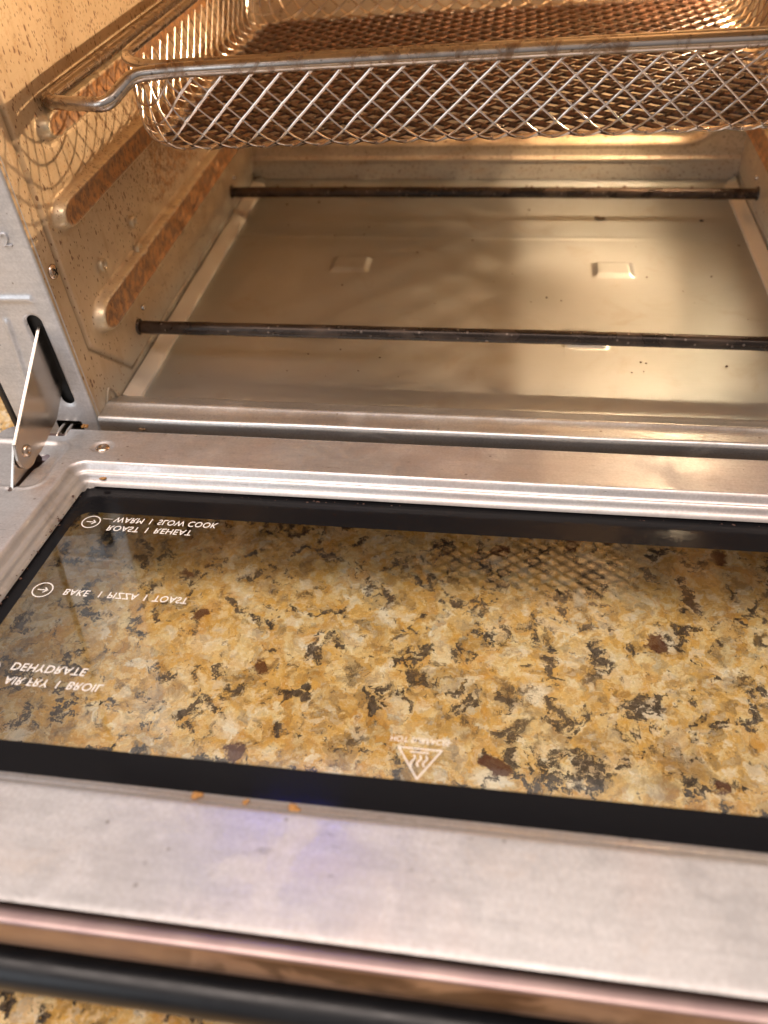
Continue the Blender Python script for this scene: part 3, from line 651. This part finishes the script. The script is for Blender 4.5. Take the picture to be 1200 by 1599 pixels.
# baked residue beads on the basket floor
bm = bmesh.new(); ico = bmesh.new(); bmesh.ops.create_icosphere(ico, subdivisions=1, radius=1); iv = [v.co.copy() for v in ico.verts]; iff = [[v.index for v in f.verts] for f in ico.faces]; ico.free()
def blob(V, F, p, r, fl=0.6):
    o = len(V); V += [Vector((v.x * r[0], v.y * r[1], v.z * r[2])) * (1 + 0.35 * mnoise.noise(v * 2.3 + Vector(p))) + Vector(p) for v in iv]; F += [[o + q for q in f] for f in iff]
bm.free(); RV, RF = [], []
for _ in range(2200):
    a = random.choice(NODES)
    if sl(a) > S0 + 6: continue
    if random.random() > 0.45 + 0.55 * max(0, min(1, (260 - a[0]) / 140)): continue
    t = random.random(); q = (a[0] + WX / 2 * t, a[1] + random.choice((-1, 1)) * WY / 2 * t); P, N_, s_ = sheet(*q)
    r = random.uniform(0.25, 0.95); blob(RV, RF, bw(*(P + N_ * 0.3)), (r * random.uniform(1, 2.0), r, r * 0.55))
pyd('baked_residue', RV, RF, 'grime', bas, True, kind='stuff')
# rim wire round the basket and the carrying frame
rp = []
for cx, cy, a in ((KX1, KY1, 0), (KX0, KY1, 90), (KX0, KY0, 180), (KX1, KY0, 270)): rp += [bw(x, y, 144.2) for x, y in arc(cx, cy, BR - 0.3, a, a + 90, 12)]
rp = densify(rp + [rp[0]], 9)[:-1]
tube('rim_wire', rp, 2.1, 'wire', bas, n=12, closed=True)
fp = [(3.6, 258, 136.4), (3.6, 11.2, 136.4), (31.5, 6.9, 136.2), (39.8, 18.2, 143.5), (58, 19.6, 144.6), (200, 19.8, 149.2), (290, 20.0, 151.6), (303, 17, 151), (314, 8, 139.5), (W - 3.6, 10, 137.5), (W - 3.6, 258, 137)]
tube('carrying_frame', densify(round_path(fp, [0, 5.5, 4.5, 5.0, 6, 0, 6, 5, 5, 5, 0]), 8), 2.75, 'wire', bas, n=18)
tube('carrying_frame', densify([Vector((3.6, 256, 136.4)), Vector((30, 256, 142)), bw(290, 256, 144), Vector((W - 3.6, 256, 137))], 20), 2.5, 'wire', bas, n=12)

# ------------------------------------------------------------------ crumbs
def crumb(name, P, r, mat, label, n=3, cat='crumb', **k):
    V, F = [], []
    for i in range(n): blob(V, F, Vector(P) + Vector((random.uniform(-1, 1) * r * 1.1, random.uniform(-.5, .5) * r, r * 0.3)), (r * random.uniform(.7, 1.1), r * random.uniform(.5, .8), r * 0.45))
    return pyd(name, V, F, mat, None, True, label=label, category=cat, **k)
def dsurf(x, v): return Vector(dr(x, v, float(door_h(np.array([[x]]), np.array([[v]]))[0, 0])))
crumb('crumb', dsurf(110.4, 177.0), 1.15, 'crumb', 'golden crumb on the front glass edge of the door, left of the other two', 5)
crumb('crumb', dsurf(124.0, 177.0), 0.9, 'crumb', 'pale golden crumb on the front glass edge of the door, middle of three', 4)
crumb('crumb', dsurf(138.4, 177.3), 1.2, 'crumb', 'orange crumb with a dark end on the front glass edge of the door', 5)
crumb('crumb', dsurf(17.5, 30.0), 1.1, 'crumb', 'rusty brown crumb in the back left corner groove of the door', 4)
crumb('crumb', (247, 209, 0.8), 2.2, 'grime', 'flat brown flake on the tray in front of the rear heating rod', 3)
crumb('crumb', (4.5, 262, 5.5), 1.6, 'dark_crumb', 'dark red crumb lodged in the rear left corner of the oven', 5)
crumb('crumb', (-6, -30.5, 6.0), 1.3, 'crumb', 'yellowish crumb in the hinge gap beside the left frame post', 4)
crumb('crumb', (22, -29.0, 4.5), 1.1, 'grime', 'small brown crumb stuck on the sill edge near the left corner', 4)
V, F = [], []
for _ in range(240):
    k_ = random.random()
    if k_ < 0.45: p = Vector((random.uniform(5, 330), random.choice((random.gauss(257, 3), random.uniform(20, 265))), 0.5)); 
    elif k_ < 0.8: p = dsurf(random.uniform(12, 330), OV0 + 0.2 + abs(random.gauss(0, 0.5)))
    else: p = dsurf(OX0 - 0.2 - abs(random.gauss(0, 0.7)), random.uniform(38, 150))
    if p.y > 262: continue
    r = random.uniform(0.15, 0.6) if p.y < 200 else random.uniform(0.3, 1.2)
    blob(V, F, p, (r * 1.3, r, r * .7))
pyd('burnt_crumbs', V, F, 'dark_crumb', None, True, kind='stuff', label='scattered tiny burnt crumbs on the tray and in the door groove', category='crumbs')
